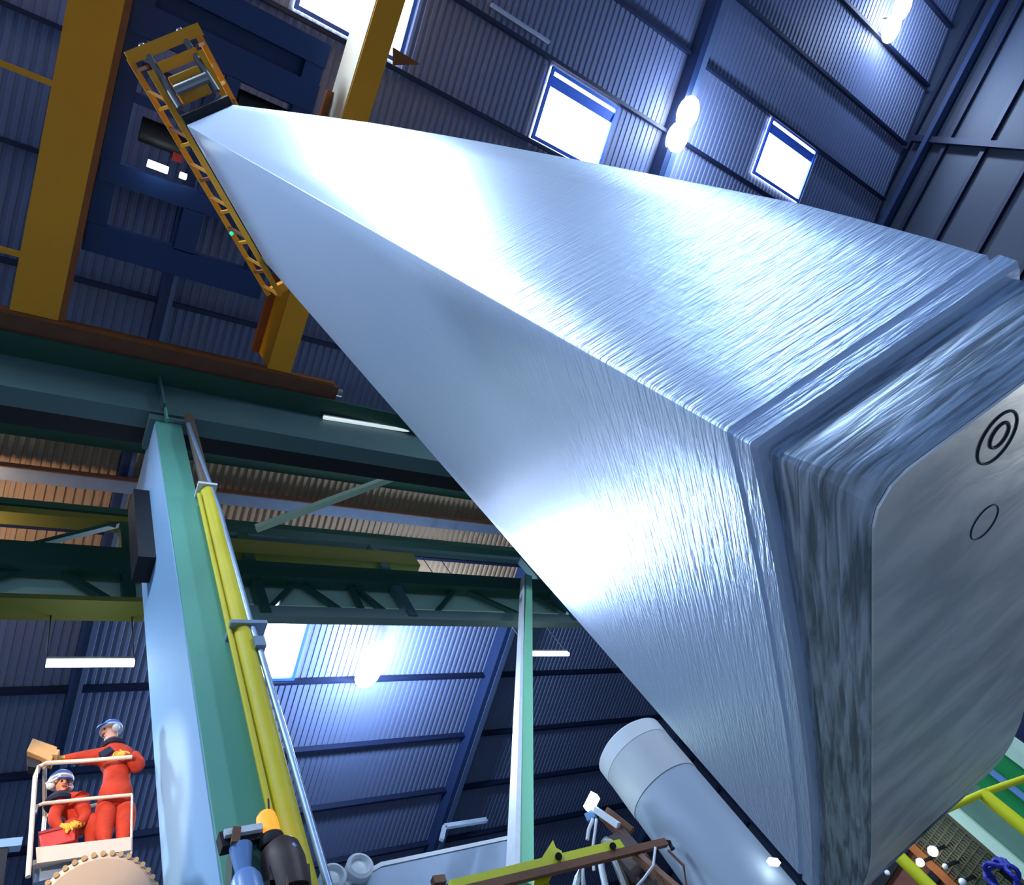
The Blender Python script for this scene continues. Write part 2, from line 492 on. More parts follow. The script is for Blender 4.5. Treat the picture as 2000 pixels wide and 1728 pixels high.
def section(u0, u1, v0, v1, r, nseg=3, nv=14, nu=6):
    """rounded rectangle, many points along the sides, counter-clockwise"""
    pts = []
    def arc(cx, cy, a0):
        for k in range(nseg + 1):
            t = a0 + math.pi / 2 * k / nseg; pts.append((cx + r * math.cos(t), cy + r * math.sin(t)))
    def side(p, q, n):
        for k in range(1, n): pts.append((p[0] + (q[0] - p[0]) * k / n, p[1] + (q[1] - p[1]) * k / n))
    arc(u0 + r, v0 + r, math.pi); side((u0 + r, v0), (u1 - r, v0), nu)
    arc(u1 - r, v0 + r, -math.pi / 2); side((u1, v0 + r), (u1, v1 - r), nv)
    arc(u1 - r, v1 - r, 0); side((u1 - r, v1), (u0 + r, v1), nu)
    arc(u0 + r, v1 - r, math.pi / 2); side((u0, v1 - r), (u0, v0 + r), nv)
    return pts


def loft(levels, name, m, parent, smooth=True):
    b = bmesh.new(); rings = [[b.verts.new(p) for p in L] for L in levels]
    n = len(rings[0])
    for P, Q in zip(rings, rings[1:]):
        for i in range(n):
            f = b.faces.new([P[i], P[(i + 1) % n], Q[(i + 1) % n], Q[i]]); f.smooth = smooth
    b.faces.new(rings[0][::-1]); b.faces.new(rings[-1])
    bmesh.ops.recalc_face_normals(b, faces=b.faces)
    me = bpy.data.meshes.new(name); b.to_mesh(me); b.free(); me.materials.append(m)
    o = bpy.data.objects.new(name, me); C.objects.link(o); o.parent = parent
    me.set_sharp_from_angle(angle=math.radians(24))
    return o


def lev(z, u0, u1, v0, v1, r, curlk=1.0):
    return [(u, v, z + curlk * curl(v)) for u, v in section(u0, u1, v0, v1, r)]


lv = []
zs = [0.735, 0.75] + [0.75 + (ZTOP - 0.75) * (k / 26) ** 2.0 for k in range(1, 27)]
for k, z in enumerate(zs):
    ck = max(0, 1 - (z - 0.75) / 0.6)
    d = 0.012 if k == 0 else 0.0
    lv.append(lev(z, A0 + d, a1(z) - d, B0 + d, B1 - d, 0.010, ck))
loft(lv, 'slab_body', M['metal'], slab)
# lip that runs round the slab under a thin groove
lv = [lev(.735, A0 + .02, 1.285, B0 + .02, B1 - .02, .007), lev(.7349, A0 + .006, 1.299, B0 + .006, B1 - .006, .007), lev(.729, A0 - .003, 1.308, B0 - .003, B1 + .003, .007), lev(.692, A0 + .0, 1.304, B0 + .0, B1 - .0, .007),
      lev(.684, A0 + .008, 1.296, B0 + .008, B1 - .008, .01), lev(.682, A0 + .05, 1.25, B0 + .05, B1 - .05, .016)]
loft(lv, 'lip', M['metal'], slab)
# foot block: set back under the lip
def zund(v): return 0.525 + 0.115 * max(0, (v - 2.2) / 0.73) ** 2
lv = [lev(.684, .628, 1.288, .846, 2.90, .012), lev(.675, .628, 1.288, .844, 2.90, .014), lev(.60, .639, 1.286, .844, 2.90, .03, .6)]
for z, d, r in ((.545, .0, .07), (.53, .006, .075)):
    lv.append([(u, v, z + zund(v) - .525) for u, v in section(.649 + d, 1.283 - d, .843 + d, 2.9 - d, r)])
loft(lv, 'foot_block', M['butt'], slab)
b = bmesh.new()
pts = section(.655, 1.277, .849, 2.894, .075)
top = [b.verts.new((u, v, zund(v) + .004)) for u, v in pts]; bot = [b.verts.new((u, v, zund(v) - .001)) for u, v in pts]
n = len(pts)
for i in range(n): b.faces.new([top[i], top[(i + 1) % n], bot[(i + 1) % n], bot[i]])
cen = {}
# the underside as a strip of quads following the curl
vs = sorted(set(round(v, 4) for u, v in pts))
bmesh.ops.triangle_fill(b, use_beauty=True, edges=[e for e in b.edges if all(v in bot for v in e.verts)])
bmesh.ops.recalc_face_normals(b, faces=b.faces)
me = bpy.data.meshes.new('base_face'); b.to_mesh(me); b.free(); me.materials.append(M['under'])
o = bpy.data.objects.new('base_face', me); C.objects.link(o); o.parent = slab


def slab_ring(px, py, rx, ry, rot, tube):
    p = Zp(px, py, .5235); u, v = p.dot(E1), p.dot(E2)
    bb = MB(); P = []
    for k in range(41):
        t = 2 * math.pi * k / 40
        x, y = rx * math.cos(t), ry * math.sin(t)
        P.append((u + x * math.cos(rot) - y * math.sin(rot), v + x * math.sin(rot) + y * math.cos(rot), .5235))
    bb.path(P, tube, 8)
    oo = bb.build('stamp_ring', M['ring'], None); oo.parent = slab


slab_ring(1948, 855, .050, .050, 0, .0026)
slab_ring(1952, 850, .024, .024, 0, .003)
slab_ring(1923, 1020, .038, .038, 0, .0015)


def S(u, v, z): return E1 * u + E2 * v + UP * z


# ------------------------------------------------------------------ yellow lifting gear over the slab
lift = thing('lifting_beam', 'yellow steel lifting beam gripping the top end of the silver slab', 'lifting beam', S(.95, 1.8, 11.6))
U0, U1 = .50, 1.40
for ua, ub in ((U0 - .08, U0 + .07), (U1 + .02, U1 - .10)):
    MB().bar(S(ua, -.12, 12.05), S(ua, 3.62, 12.05), .08, .10).build('chord', M['yellow'], lift)
    MB().bar(S(ub, .1, 11.75), S(ub, 3.62, 11.75), .08, .08).build('chord', M['yellow'], lift)
    for k in range(14):
        v = .05 + k * .26
        MB().bar(S(ua, v, 12.0), S(ub, v + (.2 if k % 2 else 0), 11.75), .045, .045).build('rung', M['yellow'] if k % 3 else M['orange_rust'], lift)
MB().bar(S(U0 - .1, -.12, 12.05), S(U1 + .08, -.12, 12.05), .16, .18).build('end_beam', M['yellow'], lift)
MB().bar(S(U0 + .2, .12, 11.95), S(U1 - .12, .12, 11.95), .14, .26).build('end_plate', M['yellow'], lift)
MB().bar(S(U0, 3.6, 12.05), S(U1, 3.6, 12.05), .14, .16).build('end_beam', M['yellow'], lift)
for u in (.66, 1.22):
    MB().tube(S(u, -.2, 12.1), S(u, .62, 11.5), .045, seg=12).build('hydraulic_cylinder', M['grey'], lift)
bb = MB(); bb.bar(S(.95, .25, 11.8), S(.95, .62, 11.8), .42, .36); bb.build('grip_box', M['yellow'], lift, .02)
bb = MB(); bb.tube(S(.72, .42, 11.55), S(1.2, .42, 11.55), .07, seg=14); bb.build('grip_shaft', M['grey'], lift)
bb = MB(); bb.bar(S(.95, .70, 11.38), S(.95, .82, 11.38), .7, .3); bb.build('clamp_jaw', M['dark'], lift)
bb = MB(); bb.bar(S(.95, 2.94, 11.45), S(.95, 3.06, 11.45), .7, .6); bb.build('clamp_jaw', M['dark'], lift)
for v in (.55, 2.95):
    for u in (.8, 1.1):
        MB().tube(S(u, v, 12.05), S(u, v, 15.9), .018, seg=8).build('hoist_rope', M['dark'], lift)
p = Zp(452, 456, 11.7)
MB().ball(p, .03, 10).build('indicator_light', M['led'], lift)

# ------------------------------------------------------------------ overhead crane
ZB = 15.2
crane = thing('overhead_crane', 'yellow twin girder overhead crane spanning under the roof', 'crane', (-4.7, 2, 14.8))
g1 = MB().box((-4.47, -.72, ZB), (14, .04, 16.7)).build('girder', M['yellow'], crane)
MB().box((-4.47, .04, ZB + .0), (14, .15, ZB + .06)).build('flange', M['orange_rust'], g1)
g2 = MB().box((-4.47, 4.02, ZB), (14, 4.54, 16.55)).build('girder', M['yellow'], crane)
g2['label'] = 'girder with a side tinted as skylit'
MB().box((-.6, 4.0, ZB + .04), (14, 4.018, 16.5)).build('side_plate', M['cream'], g2)  # yellow girder side; the skylight's brightness is put into the cream colour
MB().box((-4.47, 3.86, 16.3), (1.55, 4.015, 16.5)).build('conductor_rail', M['orange_rust'], crane)
# end truck running on the runway
et = MB().box((-5.1, -3.4, 15.22), (-4.56, 5.75, 15.7)).build('end_truck', M['brown'], crane)
MB().box((-4.555, -3.4, 15.2), (-4.48, 5.6, 15.32)).build('bumper_rail', M['orange_rust'], et)
MB().tube((-4.72, 5.75, 15.35), (-4.72, 5.9, 15.35), .1, seg=14).build('buffer', M['grey'], et)
MB().bar((-.40, -1.7, 15.25), (-.40, -.7, 15.25), .1, .08).build('walkway_bracket', M['yellow'], crane)
MB().bar((-3.42, -1.7, 15.25), (-3.42, -.7, 15.25), .1, .08).build('walkway_bracket', M['yellow'], crane)
MB().prism([Zp(768, 92, 15.2), Zp(822, 126, 15.2), Zp(768, 128, 15.2)], (0, 0, .04)).build('gusset', M['orange_rust'], g2)

# blue trolley between the girders
tr = thing('crane_trolley', 'dark blue crane trolley frame hung between the yellow girders', 'crane trolley', (0, 2, 16.6))
ZT = 15.9
def tb(x0, x1, y0, y1, dz=.45, nm='cross_beam', mm='trolley', z=ZT):
    return MB().box((x0, y0, z), (x1, y1, z + dz)).build(nm, M[mm], tr)
tb(.95, 1.5, .2, 3.6)
tb(1.5, 1.85, .2, 3.6, .1, 'recess_plate', 'trolley', 16.2)
tb(1.85, 2.3, .2, 3.6)
tb(-1.75, -1.35, .2, 3.6)
tb(-3.15, -2.6, .2, 3.6)
tb(-3.15, 2.3, .17, .5, .5, 'side_beam', 'trolley', 15.93)
tb(-3.15, 2.3, 3.2, 3.58, .5, 'side_beam', 'trolley', 15.93)
tb(-2.62, -1.74, 1.72, 2.12, .4, 'tie_beam')
tb(-1.36, .96, 1.9, 2.15, .4, 'tie_beam')
tb(-.2, .0, .5, 3.5, .3, 'tie_beam')
MB().tube((.55, 2.2, 16.2), (.55, 3.4, 16.2), .28, seg=20).build('hoist_drum', M['dark'], tr)
MB().tube((-.6, .7, 16.15), (-.6, 1.5, 16.15), .24, seg=18).build('hoist_motor', M['dark'], tr)
tb(-.95, -.55, 1.32, 1.5, .4, 'control_box', 'red', 16.0)
tb(-.75, -.45, .85, 1.2, .3, 'gear_box', 'orange_rust', 16.0)
for y in (2.3, 2.55, 2.8, 3.05):
    MB().tube((.3, y, 16.0), (.62, y, 16.0), .03, seg=8).build('rope_guide', M['grey'], tr)
MB().box((-3.1, -.6, 16.7), (3.5, .3, 16.78)).build('wheel_frame', M['trolley'], tr)

# ------------------------------------------------------------------ runway beam and column
rb = thing('runway_beam', 'deep green runway beam carrying the crane, resting on the green column', 'beam', (-5.6, 2, 13.5))
MB().box((-5.62, -16, 13.55), (-5.3, 28, 15.06)).build('web', M['greendark'], rb)
MB().box((-5.64, -16, 13.43), (-5.28, 28, 13.55)).build('flange', M['greendark'], rb)
MB().box((-5.64, -16, 15.06), (-4.86, 28, 15.16)).build('flange', M['greendeep'], rb)
MB().box((-5.0, -16, 15.161), (-4.9, 28, 15.22)).build('crane_rail', M['brown'], rb)
for y in (1.95, 9.2, -5):
    MB().box((-5.3, y - .02, 13.56), (-5.12, y + .02, 15.05)).build('stiffener', M['greendark'], rb)
wk = MB().box((-6.0, -16, 13.5), (-5.64, 28, 13.62)).build('dark_plate', M['dark'])  # dark strip filling the band behind the runway beam
tag(wk, 'dark plate along the back of the green runway beam', 'walkway')
ct = thing('cable_tray', 'grey cable tray running under the roof band tinted as warm lit', 'cable tray', (-8.8, 6, 17))
MB().box((-8.95, -16, 17.0), (-8.62, 28, 17.1)).build('tray_floor', M['boom'], ct)
MB().box((-8.62, -16, 17.0), (-8.59, 28, 17.2)).build('tray_side', M['brown'], ct)
MB().tube((-8.75, -16, 17.14), (-8.75, 28, 17.14), .04, seg=8).build('cable', M['black'], ct)
ub = MB().box((-7.95, -16, 17.3), (-7.6, 28, 17.8)).build('eaves_beam', M['greendeep'])
tag(ub, 'dark green horizontal beam above the roof band tinted as warm lit', 'beam')

col = thing('green_column', 'tall green steel column with side tinted as blue lit, carrying the runway beam', 'column', (-6, 2, -H))
MB().box((-5.34, 1.80, -H), (-5.3, 2.24, 13.3)).build('front_plate', M['green'], col)
MB().box((-6.9, 1.79, -H), (-5.341, 2.22, 13.2)).build('side_plate', M['bluelit'], col)  # side of the green column; blue light is put into its colour
MB().box((-5.9, 1.7, 13.05), (-5.28, 2.32, 13.3)).build('cap_plate', M['greendark'], col)
MB().box((-6.5, 1.55, 9.6), (-6.05, 1.79, 11.7)).build('bracket', M['dark'], col)
MB().box((-5.29, 1.96, 13.0), (-5.2, 2.0, 13.55)).build('stiffener', M['green'], col)

# pipe and conduit beside the column
pp = thing('yellow_pipe', 'long yellow pipe rising beside the green column', 'pipe', (-5.2, 2.4, -H))
q0 = X(395, 960, -5.2); q1 = X(598, 1728, -5.2)
px_, py_ = -5.17, q1.y
MB().tube((px_, 2.355, -H), (px_, 2.355, q0.z), .105, seg=20).build('lower_pipe', M['pipe'], pp)
MB().tube((px_, 2.355, q0.z), (px_, 2.355, 13.2), .085, seg=20).build('upper_pipe', M['pipegrey'], pp)
MB().tube((px_ + .02, 2.21, -H), (px_ + .02, 2.21, q0.z - .2), .03, seg=10).build('side_line', M['pipe'], pp)
zc = X(490, 1235, -5.2).z
MB().box((px_ - .13, 2.2, zc - .03), (px_ + .13, 2.62, zc + .03)).build('clamp', M['conduit'], pp)
MB().box((px_ - .13, 2.2, q0.z - .03), (px_ + .13, 2.48, q0.z + .03)).build('clamp', M['white'], pp)
cd = thing('conduit', 'thin grey conduit running up next to the yellow pipe', 'conduit', (-5.1, 2.5, -H))
P = [X(645, 1740, -5.1), X(570, 1480, -5.1), X(505, 1260, -5.1), X(492, 1225, -5.1), X(430, 1000, -5.1), X(368, 828, -5.1)]
MB().path([Vector((-5.1, P[0].y, -H))] + P, .035, 12).build('conduit_tube', M['conduit'], cd)
MB().box((-5.16, P[2].y - .06, P[2].z - .08), (-5.03, P[2].y + .06, P[2].z + .08)).build('coupling', M['conduit'], cd)

# ------------------------------------------------------------------ gallery behind the column
ga = thing('steel_gallery', 'dark green steel gallery truss crossing behind the tall column', 'gallery', (-9, 6, 12))
GX = -9.0
def gbar(y0, y1, z0, z1, x0, x1, nm, mm):
    return MB().box((x0, y0, z0), (x1, y1, z1)).build(nm, M[mm], ga)
gbar(-6, 2.3, 12.0, 12.14, -9.0, -8.55, 'bottom_chord', 'olive')
gbar(2.3, 22, 12.0, 12.36, -9.0, -8.8, 'bottom_chord', 'chordgrey')
gbar(-6, 22, 12.75, 13.7, -9.12, -9.05, 'back_panel', 'palegreen')
gbar(-6, 2.6, 13.3, 14.1, -9.0, -8.7, 'middle_chord', 'greendeep')
gbar(2.6, 22, 13.35, 13.95, -9.0, -8.7, 'middle_chord', 'greendeep')
gbar(2.6, 9.2, 14.35, 14.95, -9.1, -8.75, 'deck_edge', 'olive')
gbar(2.6, 22, 15.25, 15.42, -9.0, -8.85, 'handrail', 'greendark')
gbar(-6, 22, 15.7, 15.95, -9.05, -8.8, 'top_chord', 'greendeep')
gbar(-6, 2.6, 15.35, 15.6, -9.1, -8.8, 'rail', 'olive')
gbar(2.6, 22, 14.1, 14.2, -9.05, -8.9, 'rail', 'palegreen')
for y in (-2.5, 2.05, 4.6, 8.1, 13.3, 17):
    MB().box((-8.98, y - .11, 12.1), (-8.76, y + .11, 15.3)).build('post', M['greendeep' if y < 6 else 'greendark'], ga)
for (p_, q_) in (((-.1, 13.9), (1.9, 15.4)), ((.3, 13.4), (-1.2, 12.3)), ((.9, 13.4), (1.9, 12.3)), ((4.7, 12.3), (5.6, 13.5)), ((5.6, 13.5), (6.4, 12.3)), ((6.9, 13.5), (7.5, 12.3)), ((6.9, 12.3), (6.9, 13.5)),
                 ((8.9, 12.4), (10, 13.5)), ((10.2, 13.5), (11.5, 12.4)), ((12.4, 13.6), (13.3, 12.4)), ((-2.4, 13.9), (-.4, 15.4))):
    MB().bar((-8.9, p_[0], p_[1]), (-8.9, q_[0], q_[1]), .12, .12).build('diagonal', M['greendeep'], ga)

br = MB().bar(X(500, 1032, -8.6), X(838, 906, -6.3), .16, .16).build('diagonal_brace', M['palegreen'])
tag(br, 'pale green diagonal brace sloping up from the gallery to the runway', 'brace')

# slender inclined post
po = thing('inclined_post', 'slender mint green post with a white edge standing before the roof', 'post', X(1018, 1700, -4.6))
pt, pb = X(1032, 1128, -8.6), X(1016, 1740, -4.6)
ptl, pbl = X(1020, 1130, -8.6), X(998, 1740, -4.6)
MB().bar(pb, pt, .17, .17, (1, 0, 0)).build('post_body', M['mint'], po)
MB().bar(pbl + Vector((.02, 0, 0)), ptl + Vector((.02, 0, 0)), .05, .2, (1, 0, 0)).build('white_edge', M['postwhite'], po)

# ------------------------------------------------------------------ lift basket with two workers
def hd(px, py):
    d = ray(px, py); return d.z / math.hypot(d.x, d.y)
DIST = 1.80 / (hd(215, 1400) - hd(217, 1662))
_w = ray(165, 1560); _w.z = 0; _w.normalize()
W = -_w                       # towards the photographer
U = Vector((W.y * -1, W.x, 0))  # to the right in the photo
if (Vector(U)).y < 0: U = -U


def V(px, py, dw=0.0):
    """point on the upright plane through the basket, dw metres nearer"""
    d = ray(px, py)
    return d * ((DIST - dw) / -(d.dot(W)))


zfl = V(215, 1664, 0).z
base = V(165, 1664, 0)
bk = thing('lift_basket', 'beige work platform with tubular rails holding two workers in orange', 'lift basket', (base.x, base.y, zfl))
pl, pr = V(66, 1660, .15), V(257, 1655, .15)
ul = (pl - base).dot(U); ur = (pr - base).dot(U)
def Bk(u, w, z): return Vector((base.x, base.y, 0)) + U * u + W * w + UP * z
bb = MB(); bb.hexa([Bk(ul, -.55, zfl - .05), Bk(ur, -.55, zfl - .05), Bk(ur, .15, zfl - .05), Bk(ul, .15, zfl - .05), Bk(ul, -.55, zfl), Bk(ur, -.55, zfl), Bk(ur, .15, zfl), Bk(ul, .15, zfl)])
bb.build('floor_plate', M['basket'], bk)
bb = MB(); bb.prism([V(72, 1690, .17), V(256, 1664, .17), V(256, 1638, .17), V(70, 1659, .17)], W * .03)
bb.build('kick_plate', M['basket'], bk)
bb = MB(); bb.path([V(55, 1712, .25), V(63, 1600, .25), V(69, 1515, .25), V(76, 1497, .25), V(90, 1490, .25), V(160, 1486, .25), V(222, 1481, .25), V(258, 1478, .25)], .022, 10); bb.build('top_rail', M['rail'], bk)
bb = MB(); bb.path([V(68, 1588, .17), V(72, 1574, .17), V(84, 1569, .17), V(170, 1560, .17), V(258, 1552, .17)], .018, 10); bb.build('middle_rail', M['rail'], bk)
bb = MB(); bb.path([V(258, 1552, .17), V(257, 1600, .17), V(256, 1668, .17)], .011, 8); bb.build('rail_post', M['rail'], bk)
zt = V(160, 1486, .17).z
for w_, u_ in ((-.53, ul + .03), (-.53, ur - .03)):
    bb = MB(); bb.tube(Bk(u_, w_, zfl), Bk(u_, w_, zt), .02, seg=10); bb.build('rail_post', M['rail'], bk)
bb = MB(); bb.tube(Bk(ul + .03, -.53, zt), Bk(ur - .03, -.53, zt), .02, seg=10); bb.build('back_rail', M['rail'], bk)
bb = MB(); bb.tube(Bk(ul + .03, -.53, zt), Bk(ul + .03, .17, zt), .02, seg=10); bb.build('side_rail', M['rail'], bk)
bb = MB(); bb.hexa([Bk(ul + .02, -.5, zfl - .18), Bk(ur - .02, -.5, zfl - .18), Bk(ur - .02, .08, zfl - .18), Bk(ul + .02, .08, zfl - .18), Bk(ul + .02, -.5, zfl - .05), Bk(ur - .02, -.5, zfl - .05), Bk(ur - .02, .08, zfl - .05), Bk(ul + .02, .08, zfl - .05)])
bb.build('under_frame', M['conduit'], bk)

# round scalloped drum under the basket
dc = V(180, 1800, .45)
ax = (-(dc)).normalized(); ax = (W * .85 + Vector((0, 0, -.5))).normalized()
rr = (V(305, 1775, .45) - V(180, 1775, .45)).length
dr = thing('scalloped_drum', 'round beige drum with a scalloped rim under the lift basket', 'drum', dc)
bb = MB(); bb.lathe(dc, ax, [(rr, -.30), (rr, -.02), (rr * .93, .02), (rr * .9, .03), (.01, .035)], 48); bb.build('drum_face', M['drum'], dr)
aa = ax.cross(UP).normalized(); ab = ax.cross(aa)
for k in range(44):
    t = 2 * math.pi * k / 44
    p = dc + (aa * math.cos(t) + ab * math.sin(t)) * rr * .985 + ax * .0
    bb = MB(); bb.tube(p - ax * .12, p + ax * .03, .022, seg=8); bb.build('rim_tooth', M['drumtooth'], dr)


# people: one skinned body each
def skin_body(name, joints, edges, matfn, label, slots, root):
    me = bpy.data.meshes.new(name)
    idx = {k: i for i, k in enumerate(joints)}
    o0 = Vector(joints[root][0])
    me.from_pydata([tuple(Vector(j[0]) - o0) for j in joints.values()], [(idx[a], idx[c]) for a, c in edges], [])
    tmp = bpy.data.objects.new('tmp_body', me); C.objects.link(tmp)
    sk = tmp.modifiers.new('skin', 'SKIN'); sk.use_smooth_shade = True; sk.branch_smoothing = 0.4
    for v, j in zip(me.skin_vertices[0].data, joints.values()):
        r = j[1]; v.radius = r if isinstance(r, tuple) else (r, r)
    me.skin_vertices[0].data[idx[root]].use_root = True
    sb = tmp.modifiers.new('sub', 'SUBSURF'); sb.levels = 2; sb.render_levels = 2
    dg = bpy.context.evaluated_depsgraph_get()
    m2 = bpy.data.meshes.new_from_object(tmp.evaluated_get(dg))
    bpy.data.objects.remove(tmp); bpy.data.meshes.remove(me)
    m2.name = name
    for s_ in slots: m2.materials.append(M[s_])
    rad = {k: (min(j[1]) if isinstance(j[1], tuple) else j[1]) for k, j in joints.items()}
    seg = [(Vector(joints[a][0]) - o0, Vector(joints[c][0]) - o0, a, c) for a, c in edges]
    for f in m2.polygons:
        c0 = Vector(f.center); best = None
        for p, q, a, c in seg:
            d = q - p; t = max(0, min(1, (c0 - p).dot(d) / max(d.length_squared, 1e-9)))
            dist = abs((c0 - p - d * t).length - .8 * (rad[a] * (1 - t) + rad[c] * t))
            if best is None or dist < best[0]: best = (dist, a, c)
        f.material_index = matfn(best[1], best[2]); f.use_smooth = True
    ob = bpy.data.objects.new(name, m2); C.objects.link(ob); ob.location = o0
    tag(ob, label, 'person')
    return ob


def hand(J, E, pre, wrist, palm_dir, finger_dir, side_dir, curl_dir):
    """palm, four fingers of unequal length and a thumb from the side of the palm"""
    p = Vector(J[wrist][0]); fd = Vector(finger_dir).normalized(); sd = Vector(side_dir).normalized(); cdv = Vector(curl_dir).normalized()
    J[pre + 'palm'] = (p + fd * .055, (.026, .032)); E.append((wrist, pre + 'palm'))
    for i, (off, L) in enumerate(((.030, .070), (.010, .080), (-.011, .074), (-.030, .058))):
        k0 = p + fd * .092 + sd * off; k1 = k0 + (fd * .8 + cdv * .5) * L * .55; k2 = k1 + (fd * .25 + cdv) * L * .42
        for n_, q in (('a', k0), ('b', k1), ('c', k2)): J[pre + 'f%d%s' % (i, n_)] = (q, .0095)
        E += [(pre + 'palm', pre + 'f%da' % i), (pre + 'f%da' % i, pre + 'f%db' % i), (pre + 'f%db' % i, pre + 'f%dc' % i)]
    t0 = p + fd * .045 + sd * .042; t1 = t0 + (fd * .6 + sd * .7 + cdv * .3) * .042
    J[pre + 'ta'] = (t0, .011); J[pre + 'tb'] = (t1, .0095)
    E += [(pre + 'palm', pre + 'ta'), (pre + 'ta', pre + 'tb')]


def person_mat(a, c):
    if any(k.startswith(('lh', 'rh')) and not k.endswith('hip') for k in (a, c)): return 2
    if c in ('head', 'crown', 'chin', 'nose', 'jaw') : return 1
    if c.endswith(('toe', 'heel')): return 3
    return 0


FDIR = (-U * .92 + W * .40).normalized()   # both workers look to the left of the photo and a little outward

# standing worker
J = {}
hc = V(217, 1430, .0)
J['pelvis'] = (V(226, 1556, 0), (.19, .16)); J['waist'] = (V(226, 1534, .0), (.18, .15)); J['chest'] = (V(228, 1498, 0), (.205, .155)); J['upchest'] = (V(228, 1476, 0), (.15, .115))
J['neck'] = (V(222, 1455, .02), .06); J['jaw'] = (V(219, 1446, .02), .062); J['head'] = (hc + FDIR * .005, (.082, .092)); J['crown'] = (V(217, 1413, .0), (.075, .085))
J['nose'] = (hc + FDIR * .105 - UP * .012, .013)
J['lsh'] = (V(200, 1476, .06), .10); J['lelb'] = (V(160, 1480, .10), .075); J['lwr'] = (V(122, 1482, .14), .043)
J['rsh'] = (V(256, 1476, .0), .105); J['relb'] = (V(273, 1500, .10), .085); J['rwr'] = (V(247, 1473, .20), .048)
J['lhip'] = (V(210, 1572, .04), .135); J['lkn'] = (V(203, 1618, .02), .092); J['lan'] = (V(205, 1652, .05), .06); J['ltoe'] = (V(197, 1664, .04) + FDIR * .03, .045)
J['rhip'] = (V(243, 1572, .0), .14); J['rkn'] = (V(245, 1618, .0), .092); J['ran'] = (V(238, 1652, .0), .06); J['rtoe'] = (V(231, 1663, .03) + FDIR * .03, .045)
for s_ in ('ltoe', 'rtoe'): J[s_] = (Vector((J[s_][0].x, J[s_][0].y, zfl + .05)), .045)
E = [('pelvis', 'waist'), ('waist', 'chest'), ('chest', 'upchest'), ('upchest', 'neck'), ('neck', 'jaw'), ('jaw', 'head'), ('head', 'crown'), ('head', 'nose'),
     ('upchest', 'lsh'), ('lsh', 'lelb'), ('lelb', 'lwr'), ('upchest', 'rsh'), ('rsh', 'relb'), ('relb', 'rwr'),
     ('pelvis', 'lhip'), ('lhip', 'lkn'), ('lkn', 'lan'), ('lan', 'ltoe'), ('pelvis', 'rhip'), ('rhip', 'rkn'), ('rkn', 'ran'), ('ran', 'rtoe')]
hand(J, E, 'lh', 'lwr', None, -U, UP, W * .3 - UP)
hand(J, E, 'rh', 'rwr', None, -U * .9 + W * .3, UP, -UP + W * .2)
p1 = skin_body('person', J, E, person_mat, 'standing person in orange coverall and blue helmet leaning along the basket rail', ('orange', 'skin', 'glove', 'boot'), 'pelvis')


def helmet_for(person, c, f, visor=True):
    side = f.cross(UP).normalized()
    b_ = MB(); rows = []
    for i in range(7):
        t = math.pi / 2 * i / 6
        rows.append((.118 * math.cos(t) + .001, .125 * math.sin(t)))
    b_.lathe(c + UP * .035, UP, rows, 24)
    hm = b_.build('helmet', M['helmet'], person)
    b_ = MB(); pts = [c + UP * .035 + (f * math.cos(a) + side * math.sin(a)) * r for a, r in [(-1.1, .115), (-.7, .135), (-.3, .155), (.0, .16), (.3, .155), (.7, .135), (1.1, .115)]]
    b_.prism(pts, UP * .012); b_.build('brim', M['helmet'], hm)
    b_ = MB(); b_.lathe(c + UP * .022, UP, [(.116, 0), (.121, .004), (.121, .02), (.112, .024)], 24); b_.build('helmet_band', M['helmetwhite'], hm)
    for s_ in (-1, 1):
        b_ = MB(); b_.ball(c + side * s_ * .092 - UP * .02 - f * .01, .042, 12, (1, 1, 1.2)); b_.build('ear_muff', M['helmetwhite'], hm)
        b_ = MB(); b_.ball(c + f * .088 + side * s_ * .032 + UP * .008, .011, 8); b_.build('eye', M['dark'], person)
    b_ = MB(); b_.path([c + f * .083 - side * .028 - UP * .052, c + f * .092 - UP * .054, c + f * .083 + side * .028 - UP * .052], .006, 6); b_.build('mouth', M['red'], person)
    b_ = MB(); b_.lathe(c - UP * .20 - f * .015, UP, [(.12, -.05), (.135, -.02), (.105, .03), (.085, .055), (.075, .0)], 20); b_.build('collar', M['navy'], person)


helmet_for(p1, hc, FDIR)
bb = MB(); bb.prism([V(192, 1475, .13), V(214, 1462, .12), V(222, 1470, .15), V(200, 1484, .16)], UP * .02 + W * .02); bb.build('scarf', M['navy'], p1)

# crouching worker
J = {}
hc2 = V(118, 1532, .07)
F2 = (U * .35 - UP * .35 + W * .6).normalized()
J['pelvis'] = (V(158, 1606, -.16), (.15, .14)); J['waist'] = (V(152, 1588, -.04), (.145, .125)); J['chest'] = (V(142, 1568, .0), (.165, .13)); J['upchest'] = (V(134, 1556, .02), (.14, .11))
J['neck'] = (V(126, 1546, .05), .06); J['jaw'] = (V(122, 1540, .07), .06); J['head'] = (hc2, (.082, .09)); J['crown'] = (V(113, 1522, .06), (.075, .085)); J['nose'] = (hc2 + F2 * .1, .013)
J['lsh'] = (V(116, 1568, .06), .08); J['lelb'] = (V(104, 1600, .1), .06); J['lwr'] = (V(118, 1618, .1), .043)
J['rsh'] = (V(158, 1562, .06), .085); J['relb'] = (V(168, 1594, .06), .062); J['rwr'] = (V(156, 1610, .1), .045)
J['lhip'] = (V(148, 1614, -.1), .11); J['lkn'] = (V(138, 1612, .06), .085); J['lan'] = (V(138, 1655, -.06), .06); J['ltoe'] = (V(132, 1662, .02), .045)
J['rhip'] = (V(168, 1614, -.14), .11); J['rkn'] = (V(184, 1600, .05), .09); J['ran'] = (V(178, 1652, -.06), .06); J['rtoe'] = (V(172, 1662, .02), .045)
